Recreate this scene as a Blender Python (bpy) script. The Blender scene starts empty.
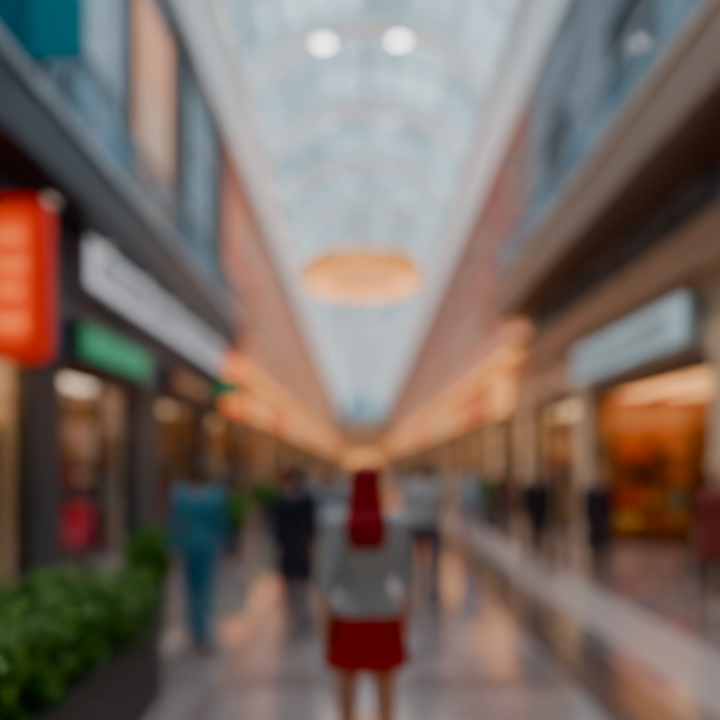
import bpy, math, random
import numpy as np
from mathutils import Vector
random.seed(7)
DOF=True
scene=bpy.context.scene
try:
    scene.view_settings.look='AgX - Punchy'; scene.view_settings.exposure=.62
except Exception: pass
# ------------------------------------------------------------ materials
MATS={}
def mat(name,col=(.5,.5,.5),rough=.6,metal=0,emit=None,es=0,noise=.12,nscale=6,spec=.5):
    if name in MATS: return MATS[name]
    m=bpy.data.materials.new(name); m.use_nodes=True
    nt=m.node_tree; b=nt.nodes['Principled BSDF']
    b.inputs['Roughness'].default_value=rough; b.inputs['Metallic'].default_value=metal
    b.inputs['Specular IOR Level'].default_value=spec
    tc=nt.nodes.new('ShaderNodeTexCoord'); n=nt.nodes.new('ShaderNodeTexNoise'); n.inputs['Scale'].default_value=nscale
    nt.links.new(tc.outputs['Object'],n.inputs['Vector'])
    mx=nt.nodes.new('ShaderNodeMix'); mx.data_type='RGBA'
    mx.inputs[6].default_value=(*[max(0,c*(1-noise)) for c in col],1)
    mx.inputs[7].default_value=(*[min(1,c*(1+noise)) for c in col],1)
    nt.links.new(n.outputs['Fac'],mx.inputs[0]); nt.links.new(mx.outputs[2],b.inputs['Base Color'])
    if emit:
        b.inputs['Emission Color'].default_value=(*emit,1); b.inputs['Emission Strength'].default_value=es
    MATS[name]=m; return m
def glassmat(name,tint=(.9,.95,.97),refl=.12):
    m=bpy.data.materials.new(name); m.use_nodes=True; nt=m.node_tree; nt.nodes.clear()
    o=nt.nodes.new('ShaderNodeOutputMaterial'); t=nt.nodes.new('ShaderNodeBsdfTransparent'); t.inputs[0].default_value=(*tint,1)
    g=nt.nodes.new('ShaderNodeBsdfGlossy'); g.inputs['Roughness'].default_value=.05
    f=nt.nodes.new('ShaderNodeMixShader'); f.inputs[0].default_value=refl
    nt.links.new(t.outputs[0],f.inputs[1]); nt.links.new(g.outputs[0],f.inputs[2]); nt.links.new(f.outputs[0],o.inputs[0])
    MATS[name]=m; return m
glass=glassmat('shop_glass',refl=.05)
railglass=glassmat('rail_glass',(.66,.76,.82),.10)
def roofglass():
    m=bpy.data.materials.new('roof_glass'); m.use_nodes=True; nt=m.node_tree; nt.nodes.clear()
    o=nt.nodes.new('ShaderNodeOutputMaterial'); t=nt.nodes.new('ShaderNodeBsdfTransparent')
    tr=nt.nodes.new('ShaderNodeBsdfTranslucent'); tr.inputs[0].default_value=(.8,.92,1,1)
    tc=nt.nodes.new('ShaderNodeTexCoord'); mp=nt.nodes.new('ShaderNodeVectorMath'); mp.operation='MULTIPLY'; mp.inputs[1].default_value=(.62,.4,0)
    fl=nt.nodes.new('ShaderNodeVectorMath'); fl.operation='FLOOR'
    w=nt.nodes.new('ShaderNodeTexWhiteNoise'); cr=nt.nodes.new('ShaderNodeValToRGB')
    cr.color_ramp.elements[0].color=(.03,.11,.14,1); cr.color_ramp.elements[1].color=(.50,.63,.67,1)
    f=nt.nodes.new('ShaderNodeMixShader'); f.inputs[0].default_value=.25
    L=nt.links.new
    L(tc.outputs['Object'],mp.inputs[0]); L(mp.outputs[0],fl.inputs[0]); L(fl.outputs[0],w.inputs['Vector']); L(w.outputs['Value'],cr.inputs[0]); L(cr.outputs[0],t.inputs[0])
    L(t.outputs[0],f.inputs[1]); L(tr.outputs[0],f.inputs[2]); L(f.outputs[0],o.inputs[0])
    return m
roofg=roofglass()
def brickmat(name,c1,c2,mortar,scale=1.0):
    m=bpy.data.materials.new(name); m.use_nodes=True; nt=m.node_tree; b=nt.nodes['Principled BSDF']; b.inputs['Roughness'].default_value=.8
    tc=nt.nodes.new('ShaderNodeTexCoord'); s=nt.nodes.new('ShaderNodeSeparateXYZ'); c=nt.nodes.new('ShaderNodeCombineXYZ')
    br=nt.nodes.new('ShaderNodeTexBrick'); br.inputs['Scale'].default_value=scale
    br.inputs['Color1'].default_value=(*c1,1); br.inputs['Color2'].default_value=(*c2,1); br.inputs['Mortar'].default_value=(*mortar,1)
    br.inputs['Brick Width'].default_value=.45; br.inputs['Row Height'].default_value=.15; br.inputs['Mortar Size'].default_value=.012
    L=nt.links.new; L(tc.outputs['Object'],s.inputs[0]); L(s.outputs['Y'],c.inputs['X']); L(s.outputs['Z'],c.inputs['Y']); L(c.outputs[0],br.inputs['Vector']); L(br.outputs['Color'],b.inputs['Base Color'])
    return m
brick=brickmat('red_brick',(.50,.14,.09),(.58,.20,.12),(.52,.33,.28))
brick2=brickmat('rose_brick',(.48,.17,.15),(.52,.23,.21),(.52,.36,.35))
def floormat():
    m=bpy.data.materials.new('polished_tile'); m.use_nodes=True; nt=m.node_tree; b=nt.nodes['Principled BSDF']
    tc=nt.nodes.new('ShaderNodeTexCoord'); br=nt.nodes.new('ShaderNodeTexBrick'); br.offset=0
    br.inputs['Scale'].default_value=1; br.inputs['Brick Width'].default_value=.8; br.inputs['Row Height'].default_value=.8
    br.inputs['Color1'].default_value=(.24,.215,.245,1); br.inputs['Color2'].default_value=(.36,.32,.35,1); br.inputs['Mortar'].default_value=(.2,.17,.18,1); br.inputs['Mortar Size'].default_value=.012
    n=nt.nodes.new('ShaderNodeTexNoise'); n.inputs['Scale'].default_value=2.2; n.inputs['Detail'].default_value=6
    mx=nt.nodes.new('ShaderNodeMix'); mx.data_type='RGBA'; mx.blend_type='OVERLAY'; mx.inputs[0].default_value=.35
    L=nt.links.new; L(tc.outputs['Object'],br.inputs['Vector']); L(tc.outputs['Object'],n.inputs['Vector'])
    L(br.outputs['Color'],mx.inputs[6]); L(n.outputs['Fac'],mx.inputs[7]); L(mx.outputs[2],b.inputs['Base Color'])
    b.inputs['Roughness'].default_value=.10; b.inputs['Specular IOR Level'].default_value=1.0
    b.inputs['Coat Weight'].default_value=.7; b.inputs['Coat Roughness'].default_value=.06
    return m
tile=floormat()
M=lambda n,*a,**k: mat(n,*a,**k)
darkstone=M('dark_granite',(.13,.09,.085),.16)
midstone=M('mid_granite',(.22,.18,.19),.16)
lightstone=M('pale_stone',(.52,.49,.52),.18)
white=M('white_steel',(.88,.92,.93),.4)
steel=M('grey_steel',(.40,.48,.53),.35,.2)
dark=M('dark_frame',(.05,.055,.065),.4)
greydk=M('charcoal_cladding',(.045,.07,.09),.5)
greymd=M('slate_cladding',(.12,.19,.25),.5)
bluegrey=M('bluegrey_render',(.32,.40,.48),.6)
beige=M('beige_stone',(.78,.60,.42),.6)
tan=M('tan_fascia',(.70,.46,.30),.5)
brown=M('brown_beam',(.24,.155,.11),.5)
brown2=M('brown_soffit',(.20,.12,.08),.5)
cream=M('cream_wall',(.84,.57,.33),.7)
winblue=M('window_glass_blue',(.17,.36,.49),.15,.2)
windark=M('window_glass_dark',(.03,.045,.06),.55,.0)
winpale=M('window_glass_pale',(.28,.41,.54),.15,.1)
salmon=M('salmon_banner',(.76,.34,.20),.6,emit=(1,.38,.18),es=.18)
teal=M('teal_sign',(.0,.20,.28),.4,emit=(0,.22,.34),es=.16)
redE=M('red_sign_rim',(.6,.0,.0),.4,emit=(1,.002,.0),es=.42)
orE=M('orange_sign_face',(.8,.05,.01),.4,emit=(1,.07,.0),es=1.05)
yeE=M('yellow_sign_letters',(.9,.4,.1),.4,emit=(1,.18,.02),es=1.5)
greenE=M('green_sign',(.0,.36,.18),.4,emit=(.0,.5,.24),es=.26)
greenL=M('green_sign_letters',(.1,.6,.4),.4,emit=(.1,.7,.4),es=.25)
whiteE=M('white_sign',(.8,.85,.9),.4,emit=(.75,.88,1),es=.65)
greyL=M('pale_grey_letters',(.5,.55,.6),.4)
blueE=M('pale_blue_sign',(.5,.72,.80),.4,emit=(.34,.70,.80),es=.38)
goldE=M('gold_light',(.8,.45,.15),.4,emit=(1,.40,.09),es=1.5)
goldR=M('brass',(.85,.42,.10),.3,.4,emit=(1,.33,.04),es=.85)
warmE=M('warm_lamp',(1,.8,.6),.4,emit=(1,.58,.25),es=3.4)
lampE=M('flood_lamp',(1,1,1),.4,emit=(1,1,1),es=9)
lampE2=M('flood_lamp_dim',(1,1,1),.4,emit=(1,1,1),es=3)
cornE=M('cornice_glow',(.8,.9,.9),.4,emit=(.62,.86,1),es=.6)  # added glow on the cornice underside, makes the unlit band read white
ribFill=M('rib_fill_strip',(.9,.95,1),.4,emit=(.85,.95,1),es=12)  # added strip on the cornice top, brightens the vault ribs and hall
orangeE=M('orange_poster',(.8,.25,.08),.5,emit=(1,.15,.015),es=1.0)
shopO=M('shop_wall_orange',(.74,.33,.14),.7)
shopC=M('shop_wall_cream',(.88,.68,.48),.7)
shopP=M('shop_wall_pink',(.82,.62,.55),.7)
shopB=M('shop_wall_brown',(.40,.27,.18),.7)
wood=M('wood_shelf',(.30,.15,.07),.5)
goods=[M('goods_%d'%i,c,.5) for i,c in enumerate([(.7,.1,.08),(.85,.6,.2),(.8,.75,.7),(.15,.2,.35),(.55,.25,.1),(.1,.09,.09),(.8,.4,.35),(.3,.45,.3)])]
# ------------------------------------------------------------ mesh builder
class B:
    def __init__(s): s.v=[]; s.f=[]; s.m=[]; s.sm=[]; s.mats=[]
    def mi(s,m):
        if m not in s.mats: s.mats.append(m)
        return s.mats.index(m)
    def add(s,v,f,m,smooth=False):
        o=len(s.v); s.v+= [tuple(p) for p in v]; k=s.mi(m)
        for q in f: s.f.append(tuple(i+o for i in q)); s.m.append(k); s.sm.append(smooth)
    def box(s,x0,x1,y0,y1,z0,z1,m):
        x0,x1=sorted((x0,x1)); y0,y1=sorted((y0,y1)); z0,z1=sorted((z0,z1))
        v=[(x0,y0,z0),(x1,y0,z0),(x1,y1,z0),(x0,y1,z0),(x0,y0,z1),(x1,y0,z1),(x1,y1,z1),(x0,y1,z1)]
        s.add(v,[(0,3,2,1),(4,5,6,7),(0,1,5,4),(1,2,6,5),(2,3,7,6),(3,0,4,7)],m)
    def loft(s,rings,m,n=20,smooth=True):
        v,f=loft(rings,n); s.add(v,f,m,smooth)
    def cap(s,p0,r0,p1,r1,m,n=10):
        v,f=capsule(p0,r0,p1,r1,n); s.add(v,f,m,True)
    def make(s,name,loc=(0,0,0),rot=0,parent=None):
        me=bpy.data.meshes.new(name); me.from_pydata(s.v,[],s.f)
        for m in s.mats: me.materials.append(m)
        me.polygons.foreach_set('material_index',s.m); me.polygons.foreach_set('use_smooth',s.sm); me.update()
        ob=bpy.data.objects.new(name,me); scene.collection.objects.link(ob); ob.location=loc; ob.rotation_euler=(0,0,rot)
        if parent: ob.parent=parent
        return ob
def loft(rings,n=20):
    v=[];f=[]
    for (cx,cy,cz,rx,ry) in rings:
        for i in range(n):
            a=2*math.pi*i/n; v.append((cx+rx*math.cos(a),cy+ry*math.sin(a),cz))
    for k in range(len(rings)-1):
        for i in range(n):
            j=(i+1)%n; f.append((k*n+i,k*n+j,(k+1)*n+j,(k+1)*n+i))
    b=len(v); v.append(rings[0][:3]); v.append(rings[-1][:3]); L=(len(rings)-1)*n
    for i in range(n):
        j=(i+1)%n; f.append((b,j,i)); f.append((b+1,L+i,L+j))
    return v,f
def capsule(p0,r0,p1,r1,n=10):
    p0=Vector(p0);p1=Vector(p1); d=p1-p0
    if d.length<1e-6: d=Vector((0,0,1e-4))
    d=d.normalized()
    a=Vector((1,0,0)) if abs(d.x)<.8 else Vector((0,1,0)); u=d.cross(a).normalized(); w=d.cross(u)
    rs=[]
    for t in (-70,-40,-15): t=math.radians(t); rs.append((p0+d*r0*math.sin(t),r0*math.cos(t)))
    for t in (15,40,70): t=math.radians(t); rs.append((p1+d*r1*math.sin(t),r1*math.cos(t)))
    v=[];f=[]
    for c,r in rs:
        for i in range(n):
            q=2*math.pi*i/n; v.append(tuple(c+u*r*math.cos(q)+w*r*math.sin(q)))
    K=len(rs)
    for k in range(K-1):
        for i in range(n):
            j=(i+1)%n; f.append((k*n+i,k*n+j,(k+1)*n+j,(k+1)*n+i))
    v.append(tuple(p0-d*r0)); v.append(tuple(p1+d*r1))
    for i in range(n):
        j=(i+1)%n; f.append((K*n,j,i)); f.append((K*n+1,(K-1)*n+i,(K-1)*n+j))
    return v,f
# ------------------------------------------------------------ figures
def fuse(parts,vox,it=3):
    b=B(); dummy=MATS['white_steel']
    for v,f in parts: b.add(v,f,dummy)
    ob=b.make('tmp'); r=ob.modifiers.new('r','REMESH'); r.mode='VOXEL'; r.voxel_size=vox
    sm=ob.modifiers.new('s','SMOOTH'); sm.factor=.5; sm.iterations=it
    dg=bpy.context.evaluated_depsgraph_get(); e=ob.evaluated_get(dg); me=e.to_mesh()
    v=[tuple(p.co) for p in me.vertices]; f=[tuple(p.vertices) for p in me.polygons]
    e.to_mesh_clear(); me2=ob.data; bpy.data.objects.remove(ob); bpy.data.meshes.remove(me2)
    return v,f
def person(name,x,y,H=1.7,rot=0,female=False,stride=18,top=(.5,.5,.5),sleeve='long',bottom='trousers',bcol=(.05,.06,.1),hem=.6,
           shoes=(.05,.05,.05),hair='short',hcol=(.05,.03,.02),skin=(.62,.40,.30),hairlen=1.27,elbow=15,bag=None,vox=.011,untuck=.93,mono=None):
    s=H/1.7
    sw=.165 if female else .185
    hipw=.09
    A=lambda d:math.radians(d)
    def leg(side,th,kn):
        hip=Vector((side*hipw,0,.90)); knee=hip+Vector((side*.005,math.sin(A(th))*.43,-math.cos(A(th))*.43))
        c=th-kn; ank=knee+Vector((0,math.sin(A(c))*.40,-math.cos(A(c))*.40))
        fa=A(min(0,c*.8)) if c<0 else A(8)
        d=Vector((side*.12,math.cos(fa),math.sin(fa) if c<0 else .10)).normalized()
        heel=ank+Vector((0,-.035,-.03)); toe=heel+d*.20+Vector((0,0,-.005))
        return hip,knee,ank,heel,toe
    Lg=leg(-1,stride,6); Rg=leg(1,-stride*.8,stride*1.1)
    lo=min(min(p.z for p in q[3:]) for q in (Lg,Rg))-.035
    dz=-lo
    def sh(p): return Vector((p.x,p.y,p.z+dz))
    Lg=[sh(p) for p in Lg]; Rg=[sh(p) for p in Rg]
    def arm(side,sw_a,el):
        S=Vector((side*sw,0,1.395+dz)); out=.13
        d=Vector((side*out,math.sin(A(sw_a)),-math.cos(A(sw_a)))).normalized(); E=S+d*.28
        d2=Vector((side*.03,math.sin(A(sw_a+el)),-math.cos(A(sw_a+el)))).normalized(); W=E+d2*.245
        return S,E,W,d2
    La=arm(-1,-stride*.8,elbow); Ra=arm(1,stride*.7,elbow)
    if female: T=[(.83,.11,.09),(.90,.165,.115),(.97,.168,.118),(1.08,.118,.088),(1.18,.128,.10),(1.28,.150,.115),(1.36,.155,.095),(1.42,.12,.075),(1.46,.055,.055)]
    else: T=[(.83,.11,.09),(.90,.160,.11),(.97,.160,.11),(1.08,.140,.10),(1.18,.150,.11),(1.28,.172,.12),(1.36,.178,.105),(1.42,.14,.08),(1.46,.065,.06)]
    def torso(e,z0=0,z1=9):
        return loft([(0,0,z+dz,rx+e,ry+e) for z,rx,ry in T if z0<=z<=z1])
    body=[torso(0)]
    body.append(capsule((0,-.005,1.42+dz),.055,(0,.008,1.53+dz),.05,14))
    hz=1.595+dz
    headR=[(-.118,.022,.025,.055),(-.108,.040,.045,.043),(-.08,.054,.070,.022),(-.045,.066,.086,.008),(0,.074,.095,0),(.04,.077,.098,-.005),(.075,.066,.085,-.008),(.098,.042,.055,-.01),(.108,.015,.02,-.01)]
    body.append(loft([(0,c,hz+z,rx,ry) for z,rx,ry,c in headR]))
    body.append(capsule((0,.088,hz+.012),.009,(0,.108,hz-.022),.014,10))
    for sd in (-1,1):
        body.append(capsule((sd*.076,-.005,hz+.012),.013,(sd*.073,.0,hz-.018),.010,8))
        body.append(capsule((sd*.05,0,1.415+dz),.062,(sd*(sw-.01),0,1.392+dz),.052,12))
    for q in (Lg,Rg):
        body.append(capsule(q[0],.088,q[1],.058,14)); body.append(capsule(q[1],.057,q[1].lerp(q[2],.35),.056,14))
        body.append(capsule(q[1].lerp(q[2],.35),.056,q[2],.037,14)); body.append(capsule(q[3],.034,q[4],.026,12))
    for sd,(S,E,W,d) in ((-1,La),(1,Ra)):
        body.append(capsule(S,.049,E,.037,12)); body.append(capsule(E,.037,W,.026,12))
        pn=Vector((-sd,0,0)); pn=(pn-d*pn.dot(d)).normalized(); sp=d.cross(pn).normalized()
        if sp.y<0: sp=-sp
        for off,l in ((.031,.068),(.0105,.078),(-.0105,.072),(-.031,.054)):
            k=W+d*.088+sp*off
            body.append(capsule(W+d*.01+sp*off*.55,.016,k,.0125,8))
            m1=k+(d*.88+pn*.35).normalized()*l*.5; m2=m1+(d*.6+pn*.75).normalized()*l*.5
            body.append(capsule(k,.0105,m1,.0098,8)); body.append(capsule(m1,.0098,m2,.0085,8))
        t0=W+d*.03+sp*.02; t1=t0+(d*.6+sp*.75+pn*.25).normalized()*.045; t2=t1+(d*.85+sp*.25+pn*.4).normalized()*.035
        body.append(capsule(t0,.015,t1,.012,8)); body.append(capsule(t1,.012,t2,.0095,8))
    b=B()
    PNm=lambda part,c,r=.75:M('%s_%s_%.2f_%.2f_%.2f'%(part,'cloth',*c),c,r,noise=.08,nscale=20)
    sk=PNm('skin',skin,.5)
    if mono: sk=mono
    v,f=fuse(body,vox*.72,2); b.add(v,f,sk,True)
    tm=mono or PNm('top',top)
    bm_=mono or PNm('bottom',bcol)
    if top:
        g=[loft([(0,0,z+dz,rx+.016,ry+.016) for z,rx,ry in ([(untuck,.168,.118)] if untuck<.96 else [])+[t for t in T if .96<=t[0]<=1.43]])]
        for sd,(S,E,W,d) in ((-1,La),(1,Ra)):
            g.append(capsule((sd*.05,0,1.412+dz),.07,(sd*(sw-.01),0,1.392+dz),.062,12))
            if sleeve=='short': g.append(capsule(S,.062,S.lerp(E,.5),.056,12))
            elif sleeve=='elbow': g.append(capsule(S,.062,E,.050,12)); g.append(capsule(E,.050,E.lerp(W,.15),.05,12))
            else: g.append(capsule(S,.062,E,.050,12)); g.append(capsule(E,.050,E.lerp(W,.9),.037,12))
        v,f=fuse(g,vox,3); b.add(v,f,tm,True)
    g=[]
    if bottom=='coat':
        g.append(loft([(0,0,z+dz,rx,ry) for z,rx,ry in ((hem,.24,.20),(.75,.22,.175),(.95,.198,.15),(1.08,.165,.125),(1.2,.172,.132),(1.34,.19,.13),(1.42,.13,.085))]))
        v,f=fuse(g,vox,3); b.add(v,f,tm,True); g=[]
    if bottom=='skirt' or bottom=='dress':
        fl=.20+(.9-hem)*.12
        g.append(loft([(0,0,hem+dz,fl,fl*.82),(0,0,(hem+.92)/2+dz,(fl+.19)/2,.158),(0,0,.93+dz,.182,.138),(0,0,1.0+dz,.17,.125),(0,0,1.05+dz,.145,.105)]))
    else:
        g.append(loft([(0,0,z+dz,rx+.012,ry+.012) for z,rx,ry in T if z<1.03]+[(0,0,1.03+dz,.15,.11)]))
        for q in (Lg,Rg):
            g.append(capsule(q[0],.102,q[1],.076,14)); g.append(capsule(q[1],.076,q[1].lerp(q[2],.93),.058,14))
    v,f=fuse(g,vox,3); b.add(v,f,bm_,True)
    g=[]
    for q in (Lg,Rg): g.append(capsule(q[3]+Vector((0,0,.004)),.041,q[4],.035,12)); g.append(capsule(q[3]+Vector((0,.01,.035)),.04,q[3],.04,12))
    v,f=fuse(g,vox,2); b.add(v,f,mono or PNm('shoe',shoes,.4),True)
    if not mono:
        hm=PNm('hair',hcol,.5)
        g=[loft([(0,c-.016,hz+z+.008,rx*1.13,ry*1.05) for z,rx,ry,c in headR[4:]]),loft([(0,-.035,hz+z,rx,ry) for z,rx,ry in ((-.075,.055,.06),(-.04,.072,.075),(0,.08,.083),(.05,.08,.085))])]
        if hair=='long':
            z0=hairlen
            g.append(loft([(0,cy,z+dz,rx,ry) for z,rx,ry,cy in ((z0,.075,.03,-.115),(z0+.05,.105,.045,-.12),(z0+.13,.11,.05,-.115),(1.48,.10,.06,-.075),(1.56,.092,.085,-.045),(1.62,.084,.09,-.03))]))
        if hair=='bun': g.append(capsule((0,-.11,hz+.05),.045,(0,-.13,hz+.06),.04,12))
        v,f=fuse(g,vox,3); b.add(v,f,hm,True)
        ew=M('eye_white',(.8,.8,.8),.2); ei=M('iris',(.03,.02,.02),.2); lp=M('lips',(.5,.15,.13),.5)
        for sd in (-1,1):
            b.cap((sd*.030,.079,hz+.005),.0125,(sd*.0305,.080,hz+.005),.0125,ew,10); b.cap((sd*.030,.087,hz+.005),.006,(sd*.030,.0885,hz+.005),.0055,ei,8)
            b.cap((sd*.018,.091,hz+.026),.004,(sd*.045,.081,hz+.026),.003,hm,6)
        b.cap((-.02,.083,hz-.058),.006,(.02,.083,hz-.058),.006,lp,8)
    b.v=[(p[0]*s,p[1]*s,p[2]*s) for p in b.v]
    return b.make(name,(x,y,0),rot)
# ------------------------------------------------------------ room shell
XL,XR=-4.6,5.0; Y0,Y1=-7.0,138.0; ZS=13.2; NF=19
b=B(); b.box(-8,8.5,Y0,Y1,-.2,0,tile); b.make('floor')
def strip(x0,x1,m,nm,z=.004):
    q=B(); q.box(x0,x1,Y0,Y1,0.0005,z,m); q.make(nm)
strip(1.6,2.1,darkstone,'trim_1'); strip(2.35,3.1,lightstone,'trim_2'); strip(-3.0,-2.6,midstone,'trim_3'); strip(-1.15,-1.0,midstone,'trim_4')
q=B()
yy=0
while yy<Y1-2:
    q.box(-.99,1.59,yy,yy+.3,.0005,.004,midstone); yy+=2.4
q.make('trim_5')
baysL=[(-6.4,-1.2),(-.6,4.2),(5,9.1),(10,13.2),(14.9,19),(20,24)]+[(25+6*i,30+6*i) for i in range(NF)]
baysR=[(-6.4,-1),(-.3,3.8),(4.5,8.5),(9.3,14.4),(15.2,19.6),(20.6,24)]+[(25+6*i,30+6*i) for i in range(NF)]
def wall(side,xf,bays,name):
    w=B(); xo=xf+side*2.9
    prev=Y0; ym=22 if side<0 else 19.5
    for a,c in bays+[(Y1,Y1)]:
        m=(greydk if side<0 else beige) if a<26 else (cream)
        w.box(xf,xo,prev,a,0,3.3,m); prev=c
    w.box(xf,xo,Y0,ym,3.3,5.2,greymd if side<0 else beige)
    w.box(xf,xo,Y0,ym,5.2,ZS,greymd if side<0 else bluegrey)
    w.box(xf,xo,ym,Y1,3.3,5.4,cream)
    w.box(xf,xo,ym,Y1,5.4,ZS,brick if side<0 else brick2)
    w.box(xo,xo+side*.2,Y0,Y1,0,ZS,cream)
    w.make(name)
wall(-1,XL,baysL,'wall_left'); wall(1,XR,baysR,'wall_right')
# shops
def shop(side,xf,y0,y1,wm,dense,k,lamp=warmE,simple=False,openf=False):
    rnd=random.Random(k*13+side)
    X=lambda d:xf+side*d
    s=B()
    s.box(X(2.75),X(2.89),y0,y1,0.001,3.2,wm); s.box(X(.12),X(2.89),y0+.001,y1-.001,3.18,3.298,shopC)
    s.box(X(.3),X(2.75),y0+.001,y0+.04,.001,3.17,wm); s.box(X(.3),X(2.75),y1-.04,y1-.001,.001,3.17,wm)
    s.box(X(.5),X(1.1),y0+.3,y1-.3,3.14,3.179,lamp); s.box(X(1.6),X(2.3),y0+.3,y1-.3,3.14,3.179,lamp)
    z=.35
    while z<(2.5 if not openf else 2.0):
        s.box(X(2.35),X(2.74),y0+.2,y1-.2,z,z+.04,wood)
        y=y0+.3
        while y<y1-.5:
            w=rnd.uniform(.12,.35)*(1.6 if openf else 1); h=rnd.uniform(.15,.4); g=rnd.choice(goods)
            if rnd.random()<dense:
                if rnd.random()<.5 or simple: s.box(X(2.42),X(2.68),y,y+w,z+.04,z+.04+h,g)
                else:
                    r=min(w*.35,.14); s.loft([(X(2.55),y+w/2,z+.04,r*.7,r*.7),(X(2.55),y+w/2,z+.04+h*.4,r,r),(X(2.55),y+w/2,z+.04+h*.75,r*.4,r*.4),(X(2.55),y+w/2,z+.04+h,r*.5,r*.5)],g,10)
            y+=w+.06
        z+=.55
    for yy in (y0+.2,(y0+y1)/2,y1-.24): s.box(X(2.35),X(2.74),yy,yy+.05,.001,2.6,wood)
    # side-wall shelving on the far end wall
    if k<46:
        for dd in (.45,1.35,2.25): s.box(X(dd),X(dd+.05),y1-.38,y1-.05,.001,2.3,wood)
        z=.3
        while z<2.2:
            s.box(X(.45),X(2.3),y1-.38,y1-.05,z,z+.035,wood)
            d=.55
            while d<2.1:
                w=rnd.uniform(.18,.4); h=rnd.uniform(.15,.38); g=rnd.choice(goods[:2]+goods[4:7] if openf else goods)
                if rnd.random()<.8 and d+w<2.22: s.box(X(d),X(d+w),y1-.34,y1-.1,z+.035,z+.035+h,g)
                d+=w+.07
            z+=.48
        s.box(X(.6),X(2.15),y1-.07,y1-.041,2.45,2.95,cream if openf else wood)
    for i in range(max(1,int((y1-y0)/2.4))):
        yc=y0+1.1+i*2.2
        if yc+.9>y1: break
        s.box(X(1.05),X(1.75),yc-.45,yc+.45,.78,.83,wood)
        for dx in (1.08,1.67):
            for dy in (-.42,.37): s.box(X(dx),X(dx+.05),yc+dy,yc+dy+.05,.001,.78,wood)
        for j in range(6):
            g=rnd.choice(goods); dx=1.12+(j%2)*.32; dy=-.4+(j//2)*.28; s.box(X(dx),X(dx+.24),yc+dy,yc+dy+.22,.83,.83+rnd.uniform(.08,.4),g)
    s.make('shop_interior')
    f=B(); fm=dark
    f.box(X(.05),X(.15),y0,y1,3.05,3.29,fm)
    if openf:
        for a_,b_ in ((y0,y0+.12),(y1-.12,y1)): f.box(X(.05),X(.15),a_,b_,.001,3.05,fm)
        for a_ in (y0+.13,y1-1.13):
            f.box(X(.06),X(.12),a_,a_+1.0,.001,.12,fm); f.box(X(.085),X(.095),a_,a_+1.0,.12,3.04,glass)
    else:
        f.box(X(.05),X(.15),y0,y1,0.001,.15,fm); f.box(X(.06),X(.14),y0,y1,2.45,2.5,fm)
        n=max(2,round((y1-y0)/1.3))
        for i in range(n+1):
            y=y0+i*(y1-y0)/n; f.box(X(.05),X(.15),max(y0,y-.04),min(y1,y+.04),.001,3.05,fm)
        f.box(X(.095),X(.105),y0,y1,.15,3.05,glass)
        c=n//2; y=y0+c*(y1-y0)/n; f.box(X(-.02),X(.05),y+.1,y+.13,.9,1.5,steel)
    f.make('storefront')
colsL=[shopC,shopC,shopC,shopP,shopB,shopO]+[shopO,shopC]*12
colsR=[shopC,shopC,shopO,shopO,shopC,shopC]+[shopC,shopO]*12
pinkE=M('neutral_lamp',(1,.9,.8),.4,emit=(1,.70,.50),es=2.2)
dimE=M('dim_lamp',(1,.8,.6),.4,emit=(1,.60,.28),es=1.4)
orLE=M('amber_lamp',(1,.7,.4),.4,emit=(1,.42,.12),es=2.8)
brE=M('bright_warm_lamp',(1,.8,.6),.4,emit=(1,.66,.36),es=5)
for i,(a,c) in enumerate(baysL): shop(-1,XL,a,c,colsL[i],.8,i,{2:brE,3:pinkE,4:dimE}.get(i,warmE),i>8)
for i,(a,c) in enumerate(baysR): shop(1,XR,a,c,colsR[i],.85,i+40,{3:orLE,4:warmE}.get(i,warmE),i>8,i==3)
def glyphs(q,x,y0,y1,z0,z1,m,side,k):
    r=random.Random(k); y=y0
    h=z1-z0
    fy=(lambda a:a) if side<0 else (lambda a:y0+y1-a)
    while y+h*.6<y1:
        w=h*r.uniform(.45,.65); t=h*.16; xx=(x,x-side*.03)
        bx=lambda a,c,e,g: q.box(*xx,fy(a),fy(c),e,g,m)
        bx(y,y+t,z0,z1)
        c=r.randint(0,3)
        if c!=1: bx(y+t,y+w,z1-t,z1)
        if c!=2: bx(y+t,y+w,z0,z0+t)
        if c in(1,2,3): bx(y+t,y+w,(z0+z1)/2-t/2,(z0+z1)/2+t/2)
        if c==0: bx(y+w-t,y+w,z0+t,z1-t)
        y+=w+h*.25
def wallsign(side,xf,y0,y1,z0,z1,face,letters,k,d=.18,frame=dark):
    q=B(); q.box(xf-side*.001,xf-side*d,y0,y1,z0,z1,frame); q.box(xf-side*d,xf-side*(d+.03),y0+.05,y1-.05,z0+.05,z1-.05,face)
    glyphs(q,xf-side*(d+.03),y0+.4,y1-.3,z0+.25*(z1-z0),z0+.75*(z1-z0),letters,side,k); q.make('shop_sign')
wallsign(-1,XL,10.3,20.3,4.5,5.3,whiteE,greyL,1,.25,steel)
wallsign(-1,XL,10.2,13.4,3.35,3.95,greenE,greenL,2)
wallsign(-1,XL,15,18.6,3.4,3.95,M('maroon_sign',(.25,.05,.05),.5),cream,3)
wallsign(-1,XL,5.0,7.4,3.4,3.9,M('olive_sign',(.12,.13,.10),.5),cream,4)
wallsign(1,XR,9.5,14.5,3.45,4.2,blueE,greyL,5,.25,steel)
wallsign(1,XR,4.6,8.4,3.45,4.2,M('grey_sign',(.3,.3,.3),.5),cream,6,.2)
wallsign(1,XR,15.4,19.4,3.5,4.1,beige,tan,7,.1,tan)
for i in range(NF):
    a=25+6*i
    for sd,xf in((-1,XL),(1,XR)):
        wallsign(sd,xf,a,a+5,3.45,4.5,[goldE,orangeE,goldE,M('cream_sign',(.8,.65,.45),.5,emit=(1,.6,.3),es=.9)][(i+(sd>0))%4],tan,20+i*2+sd,.35,brown)
wallsign(-1,XL,20.2,24.2,3.35,5.2,orangeE,goldE,9,.3,brown)
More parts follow.
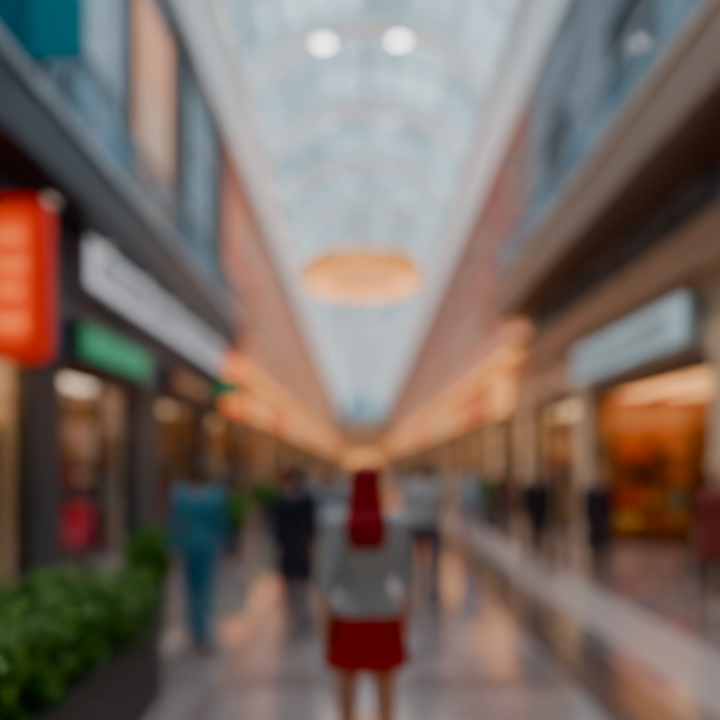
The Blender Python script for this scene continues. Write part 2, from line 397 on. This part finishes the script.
wallsign(1,XR,20.8,24,3.4,4.6,goldE,tan,10,.3,tan)
def rrect(w,h,r,n=6):
    pts=[]
    for cx,cz,a0 in ((w/2-r,h/2-r,0),(-w/2+r,h/2-r,90),(-w/2+r,-h/2+r,180),(w/2-r,-h/2+r,270)):
        for i in range(n+1):
            a=math.radians(a0+90*i/n); pts.append((cx+r*math.cos(a),cz+r*math.sin(a)))
    return pts
def slab(q,cx,cy,cz,w,h,r,t,m):
    p=rrect(w,h,r); n=len(p)
    v=[(cx+a,cy-t/2,cz+c) for a,c in p]+[(cx+a,cy+t/2,cz+c) for a,c in p]
    f=[tuple(range(n)),tuple(range(2*n-1,n-1,-1))]+[(i,i+n,(i+1)%n+n,(i+1)%n) for i in range(n)]
    q.add(v,f,m)
q=B(); slab(q,-4.25,8.1,3.95,.68,2.0,.2,.22,redE); slab(q,-4.31,8.1,3.95,.46,1.6,.14,.26,orE)
for i,(w,z) in enumerate(((.32,4.45),(.38,4.1),(.28,3.8),(.38,3.4))): slab(q,-4.33,8.1,z,w,.13,.03,.29,yeE)
q.make('illuminated_blade_sign')
q=B(); slab(q,-4.0,8.1,7.6,1.12,1.75,.05,.12,teal); slab(q,-4.0,8.1,7.9,.7,.14,.02,.15,winblue); q.cap((-4.15,8.1,6.39),.03,(-4.15,8.1,6.8),.03,dark,8); q.make('hanging_banner_sign')
q=B(); slab(q,-4.0,19.6,3.95,.9,.6,.08,.15,M('dark_green_sign',(.02,.14,.07),.4,emit=(0,.2,.08),es=.25)); slab(q,-4.0,19.6,3.95,.6,.10,.02,.18,greenL); q.box(-4.59,-3.9,19.57,19.63,4.27,4.33,dark); q.make('projecting_sign')
q=B(); q.box(XL+.001,-3.95,Y0,21.5,5.4,6.35,greydk); q.box(-3.95,-3.9,Y0,21.5,6.2,6.35,steel); q.box(XL+.001,-4.0,Y0,21.5,5.36,5.4,dark)
for i in range(14): q.box(-4.4,-4.3,-5+i*2,-4.8+i*2,5.33,5.36,M('small_downlight',(1,.9,.8),.4,emit=(1,.8,.6),es=.5))
q.make('canopy')
def rail(x,ya,yb,z,name):
    q=B(); y=ya
    while y<yb:
        q.box(x-.025,x+.025,y,y+.05,z,z+1.1,steel); y+=1.5
    q.box(x-.035,x+.035,ya,yb,z+1.1,z+1.15,steel); q.box(x-.008,x+.008,ya,yb,z+.08,z+1.08,railglass); q.make(name)
rail(-4.05,Y0,7.9,6.351,'glass_railing'); rail(-4.05,8.3,21.5,6.351,'glass_railing')
YB=19.4
q=B(); q.box(3.9,4.15,Y0,YB,5.85,6.85,brown); q.box(4.15,XR-.001,Y0,YB,5.85,6.1,brown2); q.box(3.85,3.9,Y0,YB,6.75,6.85,tan); q.box(3.87,3.9,Y0,YB,5.85,5.93,brown2); q.box(4.15,XR-.001,YB-.2,YB,6.1,6.85,brown)
q.make('gallery_beam')
rail(4.0,Y0,YB,6.851,'glass_railing')
q=B(); q.box(4.72,XR-.001,Y0,YB,4.45,5.05,tan); q.box(4.66,4.72,Y0,YB,4.92,5.05,beige); q.make('trim_6')
WN=[0]
def window(side,xf,y0,y1,z0,z1,pm,ny=2,nz=3,fm=None):
    WN[0]+=1; fm=fm or dark; q=B(); X=lambda d:xf-side*d
    q.box(X(.001),X(.03),y0,y1,z0,z1,pm)
    for i in range(ny+1):
        y=y0+(y1-y0)*i/ny; q.box(X(.03),X(.1),y-.05,y+.05,z0,z1,fm)
    for i in range(nz+1):
        z=z0+(z1-z0)*i/nz; q.box(X(.03),X(.1),y0,y1,z-.05,z+.05,fm)
    q.make('window_%d'%WN[0])
window(-1,XL,-4,1,7,12,winblue); window(-1,XL,2,7,7,12,windark)
window(-1,XL,8.3,10.1,7,12.4,windark,2,3); window(-1,XL,10.5,12.2,6.5,12.4,winpale,1,3,steel)
window(-1,XL,15.6,16.9,6.7,12.2,windark,1,3); window(-1,XL,17.2,19.2,6.7,12.2,winblue,2,3,steel); window(-1,XL,19.6,21.5,6.7,12.2,windark,1,3)
q=B(); q.box(XL+.001,XL+.12,12.9,15.1,6.7,11.4,salmon); q.box(XL+.001,XL+.16,12.8,12.9,6.6,11.5,brown); q.box(XL+.001,XL+.16,15.1,15.2,6.6,11.5,brown); q.box(XL+.12,XL+.14,13.2,14.8,8.2,9.6,M('banner_print',(.85,.6,.45),.6)); q.box(XL+.12,XL+.14,13.2,14.8,7.3,7.6,greydk); q.make('advertising_banner')
for (a,c) in ((-3,-1),(1.5,3.5),(6.5,8.5),(11,13),(15.8,17.6)):
    window(1,XR,a,c,9.0,10.4,windark,1,1); window(1,XR,a-.6,c+.6,7.0,8.4,winblue,3,1,steel)
    window(1,XR,a-.3,c+.3,11.2,12.6,winpale,2,1,steel)
for (a,c) in ((4.6,8.4),(9.4,14.3),(15.3,19.2)): window(1,XR,a,c,5.08,5.82,M('window_glass_slate',(.26,.30,.30),.25),4,1,steel)
window(1,XR,20.4,21.6,6.6,8.8,winpale,1,2,cream); window(1,XR,20.4,21.6,10,12,winblue,1,2,cream)
for i in range(17):
    a=24.5+i*6.4
    for sd,xf in((-1,XL),(1,XR)):
        window(sd,xf,a+1.2,a+2.6,6.6,8.8,winpale if i%2 else windark,1,2,cream); window(sd,xf,a+4.0,a+5.4,6.6,8.8,winblue,1,2,cream)
        window(sd,xf,a+1.2,a+2.6,10,12,winblue,1,2,cream); window(sd,xf,a+4.0,a+5.4,10,12,winpale,1,2,cream)
for sd,xf,nm in((-1,XL,'trim_7'),(1,XR,'trim_8')):
    y_a=22.01 if sd<0 else 19.6
    q=B(); q.box(xf-sd*.001,xf-sd*.55,y_a,Y1-.01,5.2,5.6,tan); q.box(xf-sd*.1,xf-sd*.45,y_a,Y1-.01,5.15,5.199,goldE); q.box(xf-sd*.1,xf-sd*.5,y_a,Y1-.01,5.6,5.66,M('brick_fill_strip',(1,.7,.4),.4,emit=(1,.42,.13),es=3)); q.make(nm)  # upper glowing strip is added to light the brick above
    q=B(); q.box(xf-sd*.001,xf-sd*1.0,Y0,Y1-.01,12.75,ZS+.1,white); q.box(xf-sd*1.0,xf-sd*1.1,Y0,Y1-.01,13.05,13.45,white); q.box(xf-sd*.2,xf-sd*.92,Y0,Y1-.01,12.7,12.75,cornE); q.box(xf-sd*.4,xf-sd*.85,Y0,Y1-.01,ZS+.1,ZS+.14,ribFill); q.make('trim_%d'%(9 if sd<0 else 10))
CX=.2; RW=4.8; RH=3.8; NA=14
def vp(a,r=0): return (CX-(RW+r)*math.cos(a),ZS+(RH+r)*math.sin(a))
c=B()
ys=np.arange(Y0,Y1+.01,2.5)
for k in range(len(ys)-1):
    v=[];f=[]
    for i in range(NA+1):
        x,z=vp(math.pi*i/NA); v+=[(x,ys[k],z),(x,ys[k+1],z)]
    for i in range(NA): f.append((2*i,2*i+2,2*i+3,2*i+1))
    c.add(v,f,roofg)
def rib(y,w,r0,r1,m):
    n=28; v=[];f=[]
    for i in range(n+1):
        a=math.pi*i/n
        for r,yy in ((r0,y-w),(r0,y+w),(r1,y+w),(r1,y-w)):
            x,z=vp(a,r); v.append((x,yy,z))
    for i in range(n):
        for j in range(4): f.append((i*4+j,i*4+(j+1)%4,i*4+4+(j+1)%4,i*4+4+j))
    c.add(v,f,m)
y=-3
while y<Y1:
    rib(y,.42,-.65,-.02,white); 
    rib(y+2.5,.07,-.12,-.02,steel); y+=5
for i in range(1,NA):
    x,z=vp(math.pi*i/NA,-.08); big=(i%3==1)
    w=.15 if big else .05
    c.box(x-w,x+w,Y0,Y1,z-w,z+w*.5,steel)
c.make('ceiling')
def endwall(y,t,zb,m):
    q=B(); n=28; v=[];
    for yy in (y,y+t):
        v+=[(-8,yy,zb),(8.5,yy,zb),(8.5,yy,ZS)]+[(vp(math.pi*i/n)[0],yy,vp(math.pi*i/n)[1]) for i in range(n,-1,-1)]+[(-8,yy,ZS)]
    N=len(v)//2; f=[tuple(range(N)),tuple(range(2*N-1,N-1,-1))]+[(i,i+N,(i+1)%N+N,(i+1)%N) for i in range(N)]
    q.add(v,f,m)
    return q
q=B(); q.box(-8,8.5,Y1,Y1+.3,0,11,cream); q.make('wall_back')
q=endwall(Y1+.1,.02,11,roofg)
for i in range(9): q.box(-4.6+i*1.2-.25,-4.6+i*1.2+.25,Y1-.06,Y1+.1,11,13.2,white)
for i in range(2): q.box(-4.6,5,Y1-.06,Y1+.1,11.2+i*1.7-.25,11.2+i*1.7+.25,white)
q.make('window_99')
q=B(); q.box(-3,3.4,Y1-.1,Y1-.001,0.001,4,goldE); 
for i in range(5): q.box(-3+i*1.6-.08,-3+i*1.6+.08,Y1-.2,Y1-.1,0.001,4,dark)
q.box(-3.2,3.6,Y1-.2,Y1-.1,4,4.3,dark); q.make('door_1')
endwall(Y0-.3,.3,0,cream).make('wall_front')
def ringmesh(q,cx,cy,z0,z1,ro,ri,m,n=56):
    v=[];f=[]
    for i in range(n):
        a=2*math.pi*i/n
        for r,z in((ro,z0),(ro,z1),(ri,z1),(ri,z0)): v.append((cx+r*math.cos(a),cy+r*math.sin(a),z))
    for i in range(n):
        j=(i+1)%n
        for k in range(4): f.append((i*4+k,j*4+k,j*4+(k+1)%4,i*4+(k+1)%4))
    q.add(v,f,m,False)
q=B(); cy=22; zc=7.75
ringmesh(q,0,cy,zc,zc+.6,2.0,1.86,goldR); ringmesh(q,0,cy,zc-.03,zc+.0,2.02,1.6,goldE); ringmesh(q,0,cy,zc+.05,zc+.4,1.2,1.12,goldR); ringmesh(q,0,cy,zc+.12,zc+.18,1.86,.02,M('diffuser',(.95,.65,.35),.5,emit=(1,.50,.18),es=.8))
for i in range(24):
    a=2*math.pi*i/24; q.cap((1.5*math.cos(a),cy+1.5*math.sin(a),zc+.10),.05,(1.5*math.cos(a),cy+1.5*math.sin(a),zc+.04),.05,M('bulb',(1,.9,.7),.3,emit=(1,.6,.25),es=3),8)
for i in range(4):
    a=math.pi/4+i*math.pi/2; q.cap((1.85*math.cos(a),cy+1.85*math.sin(a),zc+.5),.012,(.3*math.cos(a)+.2,cy+.3*math.sin(a),16.8),.012,steel,6)
q.make('ring_chandelier')
for yy in range(2,128,5):
    for xx in (-1.3,1.25):
        near=yy<=24
        R=1.0 if near else .6
        aa=math.acos(max(-1,min(1,-(xx-CX)/RW))); z=ZS+RH*math.sin(aa)-.5
        q=B(); q.cap((xx,yy,z+.05),.03,(xx,yy,z-.12),.03,steel,8); q.loft([(xx,yy,z-.40,.30*R,.30*R),(xx,yy,z-.36,.32*R,.32*R),(xx,yy,z-.2,.2*R,.2*R),(xx,yy,z-.1,.07,.07)],steel,16); q.loft([(xx,yy,z-.44,.2*R,.2*R),(xx,yy,z-.401,.28*R,.28*R)],lampE if near else lampE2,16); pl=q.make('pendant_floodlight')
        if xx<0 and yy<100:
            ld=bpy.data.lights.new('hall_fill','SPOT'); ld.energy=1700; ld.color=(1,.90,.80); ld.spot_size=math.radians(110); ld.spot_blend=.6; ld.shadow_soft_size=.35  # downward spot added under the fixture as fill for the hall
            lo=bpy.data.objects.new('hall_fill_source',ld); scene.collection.objects.link(lo); lo.location=(xx,yy,z-.5); lo.parent=pl
leafm=[M('leaf_a',(.07,.23,.035),.5),M('leaf_b',(.15,.34,.06),.5),M('leaf_c',(.03,.13,.03),.5)]
def leaves(q,n,gen,size,r):
    for i in range(n):
        p=Vector(gen()); d=Vector((r.uniform(-1,1),r.uniform(-1,1),r.uniform(-.3,1))).normalized(); u=d.cross(Vector((r.uniform(-1,1),r.uniform(-1,1),r.uniform(-1,1)))).normalized()
        L=size*r.uniform(.6,1.3); w=L*.3; nrm=d.cross(u)
        v=[p,p+d*L*.5+u*w+nrm*L*.08,p+d*L,p+d*L*.5-u*w+nrm*L*.08]
        q.add(v,[(0,1,2,3)],r.choice(leafm))
r=random.Random(3)
q=B(); pm=M('planter_concrete',(.12,.13,.17),.6); pd=M('soil',(.05,.035,.025),.9)
q.box(-2.25,-1.45,1.3,4.7,0.001,.45,pm); q.box(-2.29,-1.41,1.26,4.74,.45,.52,M('planter_rim',(.08,.08,.10),.5)); q.box(-2.2,-1.5,1.35,4.65,.50,.54,pd)
def core(q,x0,x1,y0,y1,z0,z1):
    q.loft([((x0+x1)/2,(y0+y1)/2,z0,(x1-x0)*.42,(y1-y0)*.47),((x0+x1)/2,(y0+y1)/2,(z0+z1)/2,(x1-x0)*.46,(y1-y0)*.49),((x0+x1)/2,(y0+y1)/2,z1,(x1-x0)*.32,(y1-y0)*.45)],leafm[2],24)
core(q,-2.2,-1.5,1.35,4.65,.52,.85)
leaves(q,9500,lambda:(r.uniform(-2.25,-1.40),r.uniform(1.3,4.75),.46+.45*r.random()**.8),.06,r)
q.make('hedge_planter')
def shrub(x,y,s=1.0,k=1):
    r=random.Random(k); q=B()
    q.loft([(0,0,0.001,.17*s,.17*s),(0,0,.3*s,.24*s,.24*s),(0,0,.42*s,.26*s,.26*s),(0,0,.45*s,.25*s,.25*s)],pm,20)
    q.loft([(0,0,.5*s,.15*s,.15*s),(0,0,.8*s,.28*s,.28*s),(0,0,1.05*s,.12*s,.12*s)],leafm[2],14)
    def g():
        a=r.uniform(0,6.28); z=r.uniform(.45,1.12); rr=.34*math.sqrt(max(0,1-((z-.78)/.36)**2))*r.uniform(.7,1); return (rr*s*math.cos(a),rr*s*math.sin(a),z*s)
    leaves(q,900,g,.09*s,r); q.make('potted_shrub',(x,y,0))
shrub(-2.3,11.5,1.0,1); shrub(-2.25,6.9,.85,2); shrub(-2.5,17,1.1,3); shrub(3.5,18,1.1,4)
q=B(); pk=M('crimson_upholstery',(.85,.05,.12),.7)
slab(q,0,0,.36,.62,.2,.06,.6,pk); slab(q,0,.27,.68,.62,.6,.12,.14,pk)
for sd in(-1,1): slab(q,sd*.33,0,.42,.12,.40,.05,.62,pk); 
for sx in(-.27,.27):
    for sy in(-.25,.25): q.cap((sx,sy,.27),.022,(sx*1.05,sy*1.05,.016),.014,wood,8)
q.make('armchair',(-5.2,11.3,0),math.radians(-30))
# ------------------------------------------------------------ people
person('woman',.02,3.15,1.635,0,True,14,top=(.44,.55,.67),sleeve='elbow',bottom='skirt',bcol=(.48,.010,.02),hem=.69,hair='long',hcol=(.38,.012,.04),skin=(.74,.43,.33),shoes=(.5,.45,.45),vox=.009,elbow=12,hairlen=1.28,untuck=.95)
person('man',-1.46,5.8,1.64,0,False,10,top=(.06,.27,.46),sleeve='long',bottom='trousers',bcol=(.05,.23,.42),hcol=(.06,.04,.03))
person('man',-.67,6.6,1.62,0.1,False,16,top=(.03,.04,.07),bottom='coat',hem=.5,bcol=(.03,.035,.06),hcol=(.03,.025,.02))
person('woman',-.42,8.6,1.60,0,True,14,top=(.40,.54,.70),bottom='trousers',bcol=(.33,.40,.52),hcol=(.2,.12,.08),hair='long',hairlen=1.35)
person('man',.75,8.0,1.66,0,False,16,top=(.48,.56,.66),bottom='trousers',bcol=(.04,.05,.09),hcol=(.1,.06,.04))
person('man',2.5,9.3,1.64,math.pi,False,12,top=(.03,.03,.04),bottom='trousers',bcol=(.04,.04,.05))
person('man',3.25,9.0,1.58,math.pi*.95,False,8,top=(.04,.035,.05),bottom='coat',hem=.55,bcol=(.03,.03,.04))
person('woman',2.05,12.5,1.62,math.pi,True,15,top=(.30,.42,.56),bottom='trousers',bcol=(.15,.22,.36),hair='long',hcol=(.15,.08,.04))
person('man',1.5,13.5,1.68,0,False,18,top=(.45,.45,.48),bottom='trousers',bcol=(.1,.12,.18))
person('woman',4.15,7.6,1.58,math.pi*.8,True,6,top=(.22,.04,.04),bottom='coat',hem=.6,bcol=(.05,.03,.04),hair='bun')
person('man',-2.9,13.2,1.68,math.pi,False,14,top=(.10,.08,.08),bottom='trousers',bcol=(.06,.06,.09))
person('woman',-1.3,15,1.62,math.pi,True,14,top=(.6,.25,.15),bottom='dress',hem=.55,bcol=(.5,.2,.12),hair='long')
person('man',-1.0,11.0,1.64,0,False,16,top=(.09,.12,.2),bottom='trousers',bcol=(.05,.05,.08))
person('woman',1.2,10.8,1.6,0,True,14,top=(.5,.48,.46),bottom='trousers',bcol=(.08,.1,.16),hair='long',hcol=(.08,.04,.03))
person('man',3.1,14.2,1.66,math.pi,False,14,top=(.12,.07,.06),bottom='trousers',bcol=(.05,.05,.07))
tops=[(.5,.5,.55),(.4,.1,.08),(.08,.1,.16),(.6,.55,.5),(.2,.28,.4),(.05,.05,.06)]
for i in range(16):
    rr=random.Random(i+90)
    person('woman' if i%2 else 'man',rr.uniform(-3,3.3),17.5+i*2.3,rr.uniform(1.58,1.72),rr.choice([0,math.pi]),bool(i%2),16,top=tops[i%6],bottom='trousers' if i%3 else 'coat',bcol=(.06,.07,.11),hair='long' if i%2 else 'short',vox=.02)
# ------------------------------------------------------------ world, camera
w=bpy.data.worlds.new('sky'); scene.world=w; w.use_nodes=True; nt=w.node_tree; bg=nt.nodes['Background']
tc=nt.nodes.new('ShaderNodeTexCoord'); n=nt.nodes.new('ShaderNodeTexNoise'); n.inputs['Scale'].default_value=3; n.inputs['Detail'].default_value=5
cr=nt.nodes.new('ShaderNodeValToRGB'); cr.color_ramp.elements[0].position=.38; cr.color_ramp.elements[0].color=(.45,.70,.82,1); cr.color_ramp.elements[1].position=.60; cr.color_ramp.elements[1].color=(.93,.97,1,1)
nt.links.new(tc.outputs['Generated'],n.inputs['Vector']); nt.links.new(n.outputs['Fac'],cr.inputs[0]); nt.links.new(cr.outputs[0],bg.inputs['Color']); bg.inputs['Strength'].default_value=2.3
cam=bpy.data.cameras.new('camera'); co=bpy.data.objects.new('camera',cam); scene.collection.objects.link(co); scene.camera=co
co.location=(0,0,1.65); co.rotation_euler=(math.pi/2,0,0)
cam.sensor_width=36; cam.lens=32.5; cam.shift_y=105/720; cam.shift_x=-2/720; cam.clip_end=300; cam.clip_start=.02
if DOF:
    cam.dof.use_dof=True; cam.dof.focus_distance=.8; cam.dof.aperture_fstop=1.05
